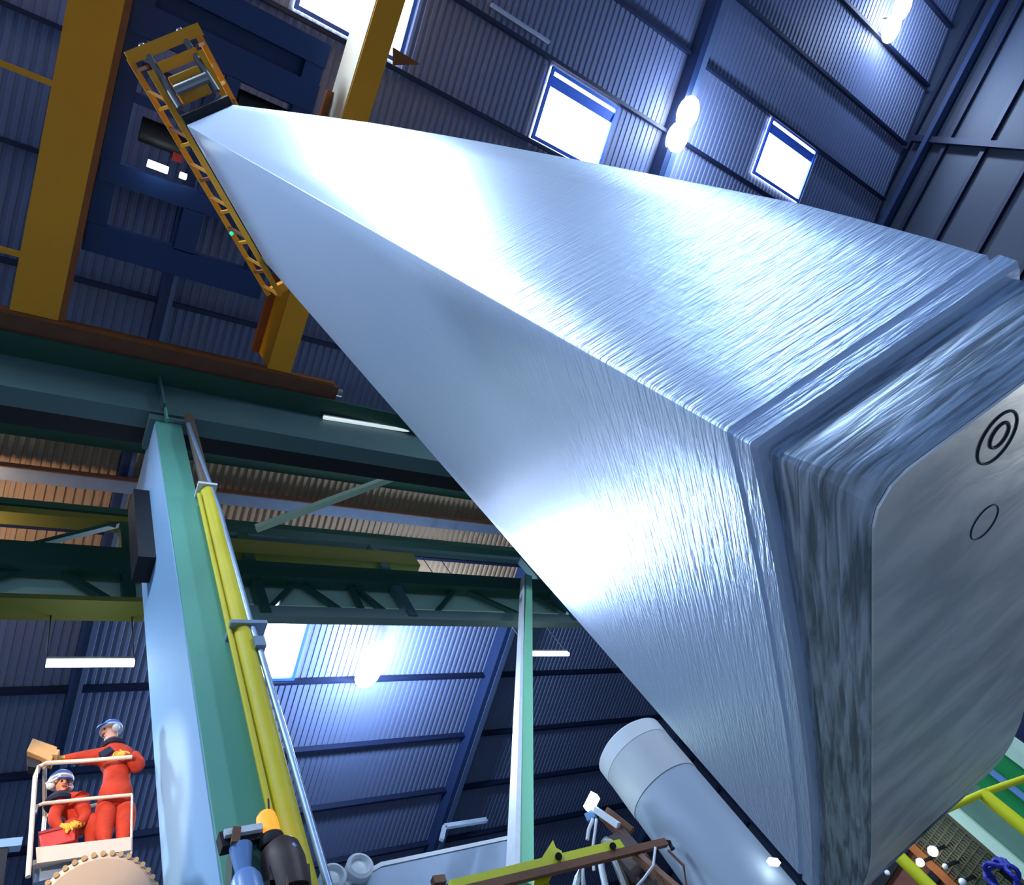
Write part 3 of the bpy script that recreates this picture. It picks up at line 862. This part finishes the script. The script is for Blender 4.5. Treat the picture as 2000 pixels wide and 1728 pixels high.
for s_ in ('ltoe', 'rtoe'): J[s_] = (Vector((J[s_][0].x, J[s_][0].y, zfl + .05)), .045)
for s_ in ('lan', 'ran'): J[s_] = (Vector((J[s_][0].x, J[s_][0].y, max(zfl + .08, J[s_][0].z))), .06)
E = [e for e in E if not any(k.startswith(('lh', 'rh')) and k not in ('lhip', 'rhip') for k in e)]
hand(J, E, 'lh', 'lwr', None, U * .6 + W * .5 - UP * .3, -U * .5 + UP, -UP)
hand(J, E, 'rh', 'rwr', None, -U * .8 + W * .4 - UP * .3, UP, -UP)
p2 = skin_body('person', J, E, person_mat, 'crouching person in orange coverall and helmet bent over the red toolbox', ('orange', 'skin', 'glove', 'navy'), 'pelvis')
helmet_for(p2, hc2, F2)
bb = MB(); bb.path([V(90, 1530, .12), V(104, 1524, .18), V(118, 1515, .18)], .012, 8); bb.build('goggle_strap', M['helmetwhite'], p2)

tb_ = thing('toolbox', 'open red toolbox on the basket floor before the crouching person', 'toolbox', V(112, 1652, .3))
q = [V(76, 1627, .13), V(147, 1610, .13), V(147, 1640, .13), V(80, 1657, .13)]
bb = MB(); bb.prism(q, -W * .2); bb.build('box_body', M['toolbox'], tb_, .008)
bb = MB(); bb.prism([V(74, 1624, .14), V(149, 1606, .14), V(149, 1611, .14), V(75, 1629, .14)], -W * .22); bb.build('rim_strip', M['red'], tb_)
bb = MB(); bb.path([V(96, 1625, .04), V(100, 1614, .04), V(124, 1608, .04), V(128, 1616, .04)], .01, 8); bb.build('handle', M['dark'], tb_)

cb = thing('tan_board_box', 'tan box held up at the end of the standing worker\'s arm', 'box', V(84, 1465, .25))
bb = MB(); bb.prism([V(52, 1466, .27), V(64, 1441, .27), V(112, 1458, .27), V(100, 1486, .27)], -W * .12); bb.build('box_body', M['card'], cb, .006)
bb = MB(); bb.prism([V(104, 1462, .29), V(117, 1464, .29), V(112, 1474, .29), V(101, 1473, .29)], -W * .08); bb.build('flap', M['card'], cb)
bb = MB(); bb.prism([V(52, 1476, .22), V(80, 1486, .22), V(76, 1500, .22), V(54, 1496, .22)], -W * .1); bb.build('dark_bracket', M['black'], cb)

pf = thing('blue_handrail', 'short blue handrail at the edge next to the lift basket', 'handrail', X(10, 1650, -7.6))
MB().bar(X(-120, 1664, -7.6), X(42, 1648, -7.6), .09, .10).build('rail', M['bluecyl'], pf)
for px in (8, -60):
    p = X(px, 1652, -7.6); MB().bar((p.x, p.y, -H), p, .07, .07).build('post', M['dark'], pf)

# ------------------------------------------------------------------ machine with amber beacon
BX = -4.9
mc = thing('hoist_machine', 'dark machine head with a white bar in front of the green column', 'machine', X(500, 1720, BX))
def XB(px, py, d=0): return X(px, py, BX + d)
bb = MB(); bb.bar(XB(428, 1648), XB(520, 1628), .10, .13); bb.build('arm', M['dark'], mc)
bb = MB(); bb.bar(XB(436, 1634, .04), XB(510, 1621, .04), .10, .055); bb.build('white_bar', M['white'], mc)
bb = MB(); bb.bar(XB(462, 1618, .1), XB(459, 1648, .1), .05, .06); bb.build('clip', M['brown'], mc)
bb = MB(); bb.tube(XB(470, 1655, .05), XB(476, 1712, .05), .085, .05, 18); bb.build('hydraulic_cylinder', M['bluecyl'], mc)
bb = MB(); bb.lathe(XB(482, 1732, .05), UP, [(.01, .12), (.08, .10), (.11, .04), (.12, -.1)], 20); bb.build('cylinder_foot', M['bluecyl'], mc)
bb = MB(); bb.lathe(XB(548, 1668), UP, [(.16, -.35), (.17, -.1), (.15, .03), (.10, .09), (.02, .10)], 24); bb.build('motor_housing', M['machine'], mc)
bb = MB(); bb.bar(XB(520, 1740), XB(600, 1735), .2, .25); bb.build('gear_case', M['machine'], mc)
bb = MB(); bb.lathe(XB(567, 1660, .1), UP, [(.05, -.12), (.06, .0), (.045, .05), (.01, .06)], 16); bb.build('small_lamp', M['bluecyl'], mc)
bb = MB(); bb.path([XB(552, 1655, .1), XB(558, 1690, .14), XB(562, 1735, .14)], .012, 8); bb.build('cable', M['brown'], mc)
bb = MB(); bb.bar(XB(500, 1660, -.1), XB(500, 1740, -.1), .2, .4); bb.build('mount', M['greendeep'], mc)
bb = MB(); bb.box(Vector((BX - .2, XB(480, 1728).y, -H)), Vector((BX + .1, XB(545, 1728).y, XB(520, 1738).z))); bb.build('mast', M['dark'], mc)
be = thing('beacon_lamp', 'glowing amber beacon lamp on the dark machine head', 'lamp', XB(530, 1640))
bb = MB(); bb.lathe(XB(528, 1636), UP, [(.085, 0), (.085, .12), (.075, .2), (.05, .23), (.01, .235)], 24); bb.build('lens', M['amber'], be)
bb = MB(); bb.lathe(XB(530, 1648), UP, [(.10, -.04), (.11, 0), (.10, .05), (.09, .06)], 24); bb.build('lamp_base', M['black'], be)
bb = MB(); bb.tube(XB(526, 1598), XB(524, 1560), .008, seg=8); bb.build('aerial', M['black'], be)

# ------------------------------------------------------------------ grey boom with pulleys
gb = thing('grey_boom', 'broad grey steel boom with a bright top edge behind the green post', 'boom', X(860, 1700, -6.2))
BXX = -6.2
prof = [X(640, 1745, BXX), X(744, 1686, BXX), X(1000, 1634, BXX), X(1000, 1690, BXX), X(845, 1735, BXX), X(800, 1760, BXX)]
bb = MB(); bb.prism(prof, (-.35, 0, 0)); bb.build('boom_body', M['boom'], gb, .01)
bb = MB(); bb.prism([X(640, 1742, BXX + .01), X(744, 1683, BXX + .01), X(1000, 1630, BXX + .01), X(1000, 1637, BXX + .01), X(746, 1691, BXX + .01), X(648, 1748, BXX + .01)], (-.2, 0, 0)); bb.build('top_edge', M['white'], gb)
bb = MB(); bb.bar(X(868, 1614, BXX), X(950, 1601, BXX), .04, .05); bb.bar(X(868, 1614, BXX), X(862, 1640, BXX), .04, .05); bb.build('guard', M['boom'], gb)
for (x_, y_, r_) in ((650, 1713, .13), (702, 1694, .14)):
    c_ = X(x_, y_, BXX + .05)
    bb = MB(); bb.lathe(c_, (1, 0, 0), [(r_ * .5, -.12), (r_, -.12), (r_, .03), (r_ * .75, .05), (r_ * .62, .0), (r_ * .3, .02), (.01, .02)], 24); bb.build('pulley', M['white'], gb)
bb = MB(); bb.bar(X(845, 1722, BXX + .1), X(868, 1719, BXX + .1), .08, .08); bb.build('lug', M['brown'], gb)
bb = MB(); bb.box(Vector((BXX - .3, X(700, 1728, BXX).y, -H)), Vector((BXX - .05, X(760, 1728, BXX).y, X(730, 1735, BXX).z))); bb.build('boom_foot', M['boom'], gb)

# ------------------------------------------------------------------ yellow lever arm
LX = -3.0
la = thing('lever_arm', 'yellow and brown lever arm with a hooked end before the vessel', 'lever arm', X(1000, 1710, LX))
bb = MB(); bb.bar(X(880, 1735, LX), X(1212, 1652, LX), .05, .055); bb.build('arm', M['lime'], la)
bb = MB(); bb.bar(X(880, 1747, LX + .03), X(1300, 1645, LX + .03), .03, .045); bb.build('lower_bar', M['brown'], la)
bb = MB(); bb.path([X(1296, 1644, LX + .03), X(1307, 1645, LX + .03), X(1314, 1658, LX + .03)], .016, 8); bb.build('hook', M['dark'], la)
bb = MB(); bb.prism([X(1050, 1688, LX - .02), X(1080, 1640, LX - .02), X(1086, 1655, LX - .02), X(1098, 1662, LX - .02), X(1092, 1684, LX - .02), X(1062, 1740, LX - .02), X(1040, 1742, LX - .02)], (-.04, 0, 0)); bb.build('gusset', M['lime'], la)
bb = MB(); bb.tube(X(1091, 1672, LX - .02), X(1091, 1672, LX + .05), .02, seg=12); bb.build('pin', M['dark'], la)
bb = MB(); bb.tube(X(1197, 1652, LX - .02), X(1197, 1652, LX + .06), .02, seg=12); bb.build('pin', M['dark'], la)
bb = MB(); bb.bar(X(1060, 1735, LX - .05), Vector((LX - .05, X(1060, 1735, LX).y, -H)), .06, .06); bb.build('stand', M['lime'], la)

# ------------------------------------------------------------------ big upright vessel
ang = math.radians(127.1); VD = 5.0; VR = .272
vc = Vector((VD * math.cos(ang), VD * math.sin(ang), 0))
ve = thing('upright_vessel', 'big pale grey upright cylinder with a white rim beside the slab', 'vessel', vc - UP * H)
ZV = 2.62
bb = MB(); bb.tube(vc - UP * H, vc + UP * (ZV - .44), VR, seg=48); bb.build('shell', M['vessel'], ve)
bb = MB(); bb.tube(vc + UP * (ZV - .44), vc + UP * (ZV - .13), VR + .004, seg=48); bb.build('collar', M['vesselcollar'], ve)
bb = MB(); bb.lathe(vc, UP, [(VR + .006, ZV - .13), (VR + .008, ZV - .02), (VR - .02, ZV), (.01, ZV + .01)], 48); bb.build('rim', M['white'], ve)
nr = (-vc).normalized()

def DV(px, py, d):
    r_ = ray(px, py); return r_ * (d / math.hypot(r_.x, r_.y))

wl = thing('work_lamp', 'small greenish white work lamp on a bracket beside the vessel', 'lamp', DV(1155, 1575, 4.7))
bb = MB(); bb.bar(DV(1163, 1552, 4.7), DV(1148, 1582, 4.7), .07, .05); bb.build('lamp_face', mat('work_lamp_glow', (1, 1, 1, 1), emit=(.75, 1, .9, 1), strength=8), wl)
bb = MB(); bb.bar(DV(1152, 1590, 4.72), DV(1158, 1604, 4.72), .09, .06); bb.build('lamp_body', M['bluecyl'], wl)
bb = MB(); bb.bar(DV(1162, 1580, 4.66), DV(1208, 1612, 4.62), .03, .035); bb.build('bracket', M['white'], wl)
bb = MB(); bb.bar(DV(1175, 1590, 4.68), DV(1262, 1680, 4.62), .035, .05); bb.bar(DV(1185, 1582, 4.7), DV(1235, 1622, 4.68), .03, .04); bb.build('strut', M['brown'], wl)
bb = MB(); bb.path([DV(1158, 1600, 4.66), DV(1150, 1620, 4.62), DV(1147, 1640, 4.62)], .012, 8); bb.build('cable', M['white'], wl)
bb = MB(); bb.path([DV(1165, 1600, 4.66), DV(1162, 1625, 4.62), DV(1158, 1655, 4.62), DV(1160, 1700, 4.62)], .010, 8); bb.build('cable', M['white'], wl)

sr = thing('valve_rack', 'cluster of silver pipes and valves under the work lamp', 'valves', DV(1200, 1728, 4.5))
bb = MB(); bb.path([DV(1180, 1640, 4.6), DV(1195, 1660, 4.6), DV(1225, 1735, 4.6)], .03, 10); bb.build('pipe', M['grey'], sr)
bb = MB(); bb.path([DV(1170, 1660, 4.6), DV(1176, 1700, 4.58), DV(1186, 1745, 4.58)], .02, 10); bb.build('pipe', M['white'], sr)
bb = MB(); bb.path([DV(1120, 1745, 4.6), DV(1128, 1715, 4.6), DV(1136, 1690, 4.6), DV(1142, 1745, 4.6)], .02, 10); bb.build('pipe', M['white'], sr)
bb = MB(); bb.bar(DV(1200, 1640, 4.66), DV(1290, 1745, 4.55), .16, .1); bb.build('bracket', M['machine'], sr)
bb = MB(); bb.bar(DV(1240, 1668, 4.5), DV(1330, 1745, 4.4), .04, .05); bb.build('rail', M['brown'], sr)
bb = MB(); bb.path([DV(1280, 1655, 4.45), DV(1276, 1690, 4.4), DV(1258, 1715, 4.4), DV(1235, 1740, 4.4)], .008, 8); bb.build('hose', M['white'], sr)
bb = MB(); bb.lathe(DV(1190, 1650, 4.55), W, [(.04, -.02), (.045, 0), (.03, .02), (.01, .025)], 16); bb.build('valve_wheel', M['grey'], sr)
bb = MB(); bb.path([DV(1305, 1660, 4.5), DV(1335, 1690, 4.5), DV(1342, 1735, 4.5)], .008, 8); bb.build('cable', M['brown'], sr)
bb = MB(); bb.bar(DV(1225, 1740, 4.58), DV(1225, 1740, 4.58) * 1 - UP * (DV(1225, 1740, 4.58).z + H), .12, .12); bb.build('stand', M['machine'], sr)
bl = MB().bar(DV(1503, 1682, 4.72), DV(1519, 1684, 4.80), .03, .03).build('status_light', M['tubeglow'])
tag(bl, 'small bright white light on the vessel edge below the slab', 'light')

# ------------------------------------------------------------------ corner beyond the slab foot (seen low at the lower right)
QY = 8.0
def Q(px, py, y=QY): return Yp(px, py, y)
def upright(name, px, py, y, w, d, m, label, cat, ztop=None, yaw=0):
    p = Q(px, py, y)
    b_ = MB(); b_.box((p.x - w / 2, y - d / 2, -H), (p.x + w / 2, y + d / 2, ztop if ztop else 5.0))
    o_ = b_.build(name, M[m]); tag(o_, label, cat); return o_

# bright green frame with pale edges
gf = thing('green_machine_frame', 'bright green upright machine frame with pale edges behind the railing', 'machine frame', (Q(1940, 1530).x, 9.5, -H))
def strip(px0, py0, px1, py1, y, d, m, nm, z1=4.5, parent=gf):
    """upright panel spanning two places seen on the plane y"""
    a_, b_ = Q(px0, py0, y), Q(px1, py1, y)
    k = MB(); k.box((a_.x, y, -H), (b_.x, y + d, z1)); return k.build(nm, M[m], parent)
strip(1905, 1530, 1960, 1468, 9.5, .3, 'vivid', 'green_panel')
strip(1958, 1470, 1976, 1455, 9.45, .34, 'palegreen', 'edge_strip')
strip(1925, 1505, 1932, 1499, 9.4, .05, 'bluecyl', 'blue_line')
strip(1872, 1580, 1905, 1530, 9.5, .3, 'duct', 'dull_panel')
strip(1853, 1590, 1872, 1580, 9.45, .34, 'palegreen', 'edge_strip')
nw = MB().box((Q(1990, 1455, 12).x, 12, -H), (Q(2150, 1400, 12).x, 12.2, 6)).build('navy_panel', M['navywall']); tag(nw, 'dark navy sheet panel at the edge beyond the green frame', 'panel')

mp_ = thing('mesh_cage', 'brown wire mesh cage with an orange post behind the yellow railing', 'mesh cage', (Q(1830, 1620).x, 9.6, -H))
a_, b_ = Q(1790, 1660, 9.6), Q(1856, 1592, 9.6)
k = MB()
for i in range(19):
    x = a_.x + (b_.x - a_.x) * i / 18
    k.box((x - .008, 9.6, -H), (x + .008, 9.616, 3.2))
for i in range(60):
    z = -H + i * .08
    k.box((a_.x, 9.59, z), (b_.x, 9.6, z + .014))
k.build('wire_mesh', M['mesh'], mp_)
k = MB(); k.box((a_.x - .05, 9.58, -H), (a_.x + .05, 9.64, 3.2)); k.build('orange_post', M['orange_rust'], mp_)
k = MB(); k.box((b_.x - .03, 9.58, -H), (b_.x + .03, 9.64, 3.2)); k.build('edge_post', M['mesh'], mp_)
k = MB(); k.box((a_.x, 9.9, -H), (b_.x, 10.0, 3.2)); k.build('back_sheet', M['duct'], mp_)

cabn = thing('brown_machine', 'rust brown machine cabinet with bright lights beside the mesh cage', 'machine', (Q(1770, 1700).x, 9.8, -H))
a_, b_ = Q(1700, 1728, 9.8), Q(1792, 1660, 9.8)
k = MB(); k.box((a_.x, 9.8, -H), (b_.x, 10.4, 3.0)); k.build('cabinet', M['scrap'], cabn)
for i in range(7):
    z = .2 + i * .4
    k = MB(); k.box((a_.x + .05, 9.74, z), (b_.x - .05, 9.79, z + .12)); k.build('slat_row', M['dark'], cabn)
for (px, py, r) in ((1822, 1662, .055), (1797, 1684, .045), (1846, 1692, .03), (1880, 1722, .04), (1733, 1704, .03)):
    p = Q(px, py, 9.3); k = MB(); k.ball(p, r, 12); k.build('lamp', M['lampglow'] if r > .04 else M['white'], cabn)
for (px, py) in ((1822, 1662), (1797, 1684), (1846, 1692), (1880, 1722)):
    p = Q(px, py, 9.3); k = MB(); k.bar(p, p + Vector((0, .55, 0)), .03, .03); k.build('lamp_arm', M['dark'], cabn)

hs = thing('blue_hose_coil', 'coiled dark blue hose at the bottom corner below the yellow railing', 'hose', Q(1958, 1712, 7.5))
k = MB(); c_ = Q(1958, 1712, 7.5); pts = []
for i in range(70):
    t = i / 70 * 2 * math.pi * 2.3; r = .11 + .02 * math.sin(i * .7)
    pts.append(c_ + Vector((r * math.cos(t), .05 * math.sin(i * .3), r * math.sin(t))))
k.path(pts, .022, 8); k.build('hose', M['hose'], hs)
k = MB(); k.bar(c_ + Vector((0, .1, .05)), c_ + Vector((0, .1, -c_.z - H)), .05, .05); k.build('hose_stand', M['dark'], hs)

ry = thing('yellow_railing', 'yellow guard railing with two stout posts beyond the slab foot', 'railing', Q(1850, 1640, 7.0) * 1)
RY = 7.0
pA, pB = Q(1752, 1668, RY), Q(1918, 1549, RY)
zr = (pA.z + pB.z) / 2
for p in (pA, pB):
    k = MB(); k.tube((p.x, RY, -H), (p.x, RY, p.z), .055, seg=16); k.build('post', M['lime'], ry)
c0 = Q(1838, 1592, RY)
k = MB(); k.tube(pB, Q(2060, 1500, RY + 1.0), .028, seg=12); k.tube(pB, Q(1800, 1602, RY - .8), .028, seg=12); k.build('top_rail', M['lime'], ry)

# ------------------------------------------------------------------ floodlight that lights the workers (stands on the hall floor)
fl = thing('floodlight', 'warm floodlight on a stand aimed at the lift basket', 'lamp', (-3.0, -1.2, -H))
fp = Vector((-3.0, -1.2, 5.3)); tgt = V(172, 1640, 0)
MB().tube((-3.0, -1.2, -H), fp - UP * .2, .03, seg=10).build('stand', M['dark'], fl)
dirn = (tgt - fp).normalized()
MB().lathe(fp, dirn, [(.06, -.25), (.1, -.2), (.16, -.02), (.17, 0), (.14, -.01), (.05, -.12)], 20).build('reflector', M['dark'], fl)
l = bpy.data.lights.new('floodlight_beam', 'SPOT'); l.energy = 900; l.color = (1.0, .78, .58); l.spot_size = math.radians(36); l.spot_blend = .35; l.shadow_soft_size = .12
lo = bpy.data.objects.new('floodlight_beam', l); C.objects.link(lo); lo.parent = fl; lo.location = fp + dirn * .05 - Vector(fl.location)
lo.rotation_euler = dirn.to_track_quat('-Z', 'Y').to_euler()

# unseen light added on the floor to brighten the slab underside
wk2 = thing('added_floor_light', 'added unseen light on the floor that brightens the slab foot', 'lamp', (.7, 5.6, -H))
MB().box((.3, 5.3, -H), (1.1, 5.9, -H + .16)).build('added_light_case', M['dark'], wk2)
MB().box((.36, 5.36, -H + .161), (1.04, 5.84, -H + .17)).build('lens', M['tubeglow'], wk2)
l = bpy.data.lights.new('underside_fill', 'AREA'); l.energy = 22; l.color = (1.0, .97, .92); l.size = .6
lo = bpy.data.objects.new('underside_fill', l); C.objects.link(lo); lo.parent = wk2; lo.location = (0, 0, .2); lo.rotation_euler = (math.radians(180 + 20), 0, 0)

# warm lamp under the eaves, hidden behind the gallery
wm = thing('sodium_lamp', 'warm sodium lamp fixed behind the gallery top chord', 'lamp', (-9.6, -1.2, 14.6))
MB().lathe((-9.6, -1.2, 14.6), UP, [(.05, -.1), (.12, -.06), (.16, .05), (.13, .03)], 18).build('reflector', M['dark'], wm)
MB().bar((-9.6, -1.2, 14.5), (-9.05, -1.2, 14.02), .05, .05).build('bracket', M['dark'], wm)
l = bpy.data.lights.new('sodium_light', 'POINT'); l.energy = 190; l.color = (1.0, .66, .4); l.shadow_soft_size = .25
lo = bpy.data.objects.new('sodium_light', l); C.objects.link(lo); lo.parent = wm; lo.location = (0, 0, .3)

# ------------------------------------------------------------------ daylight through the open sides of the hall
w = bpy.data.worlds.new('daylight'); bpy.context.scene.world = w; w.use_nodes = True
bg = w.node_tree.nodes['Background']
bg.inputs['Color'].default_value = (0.22, 0.45, 1.0, 1); bg.inputs['Strength'].default_value = 0.42

# ------------------------------------------------------------------ camera
cam = bpy.data.cameras.new('camera'); co = bpy.data.objects.new('camera', cam); C.objects.link(co)
cam.sensor_width = 36; cam.lens = 36 * F / 2000; cam.clip_start = .05; cam.clip_end = 300
m3 = Matrix(((RM[0][0], -RM[1][0], -RM[2][0]), (RM[0][1], -RM[1][1], -RM[2][1]), (RM[0][2], -RM[1][2], -RM[2][2])))
co.matrix_world = m3.to_4x4()
bpy.context.scene.camera = co
for o in list(bpy.context.scene.objects):
    if o.parent is None: o.location.z += H
vs_ = bpy.context.scene.view_settings
vs_.view_transform = 'Standard'; vs_.look = 'None'; vs_.exposure = 0.0; vs_.gamma = 1; vs_.use_curve_mapping = False
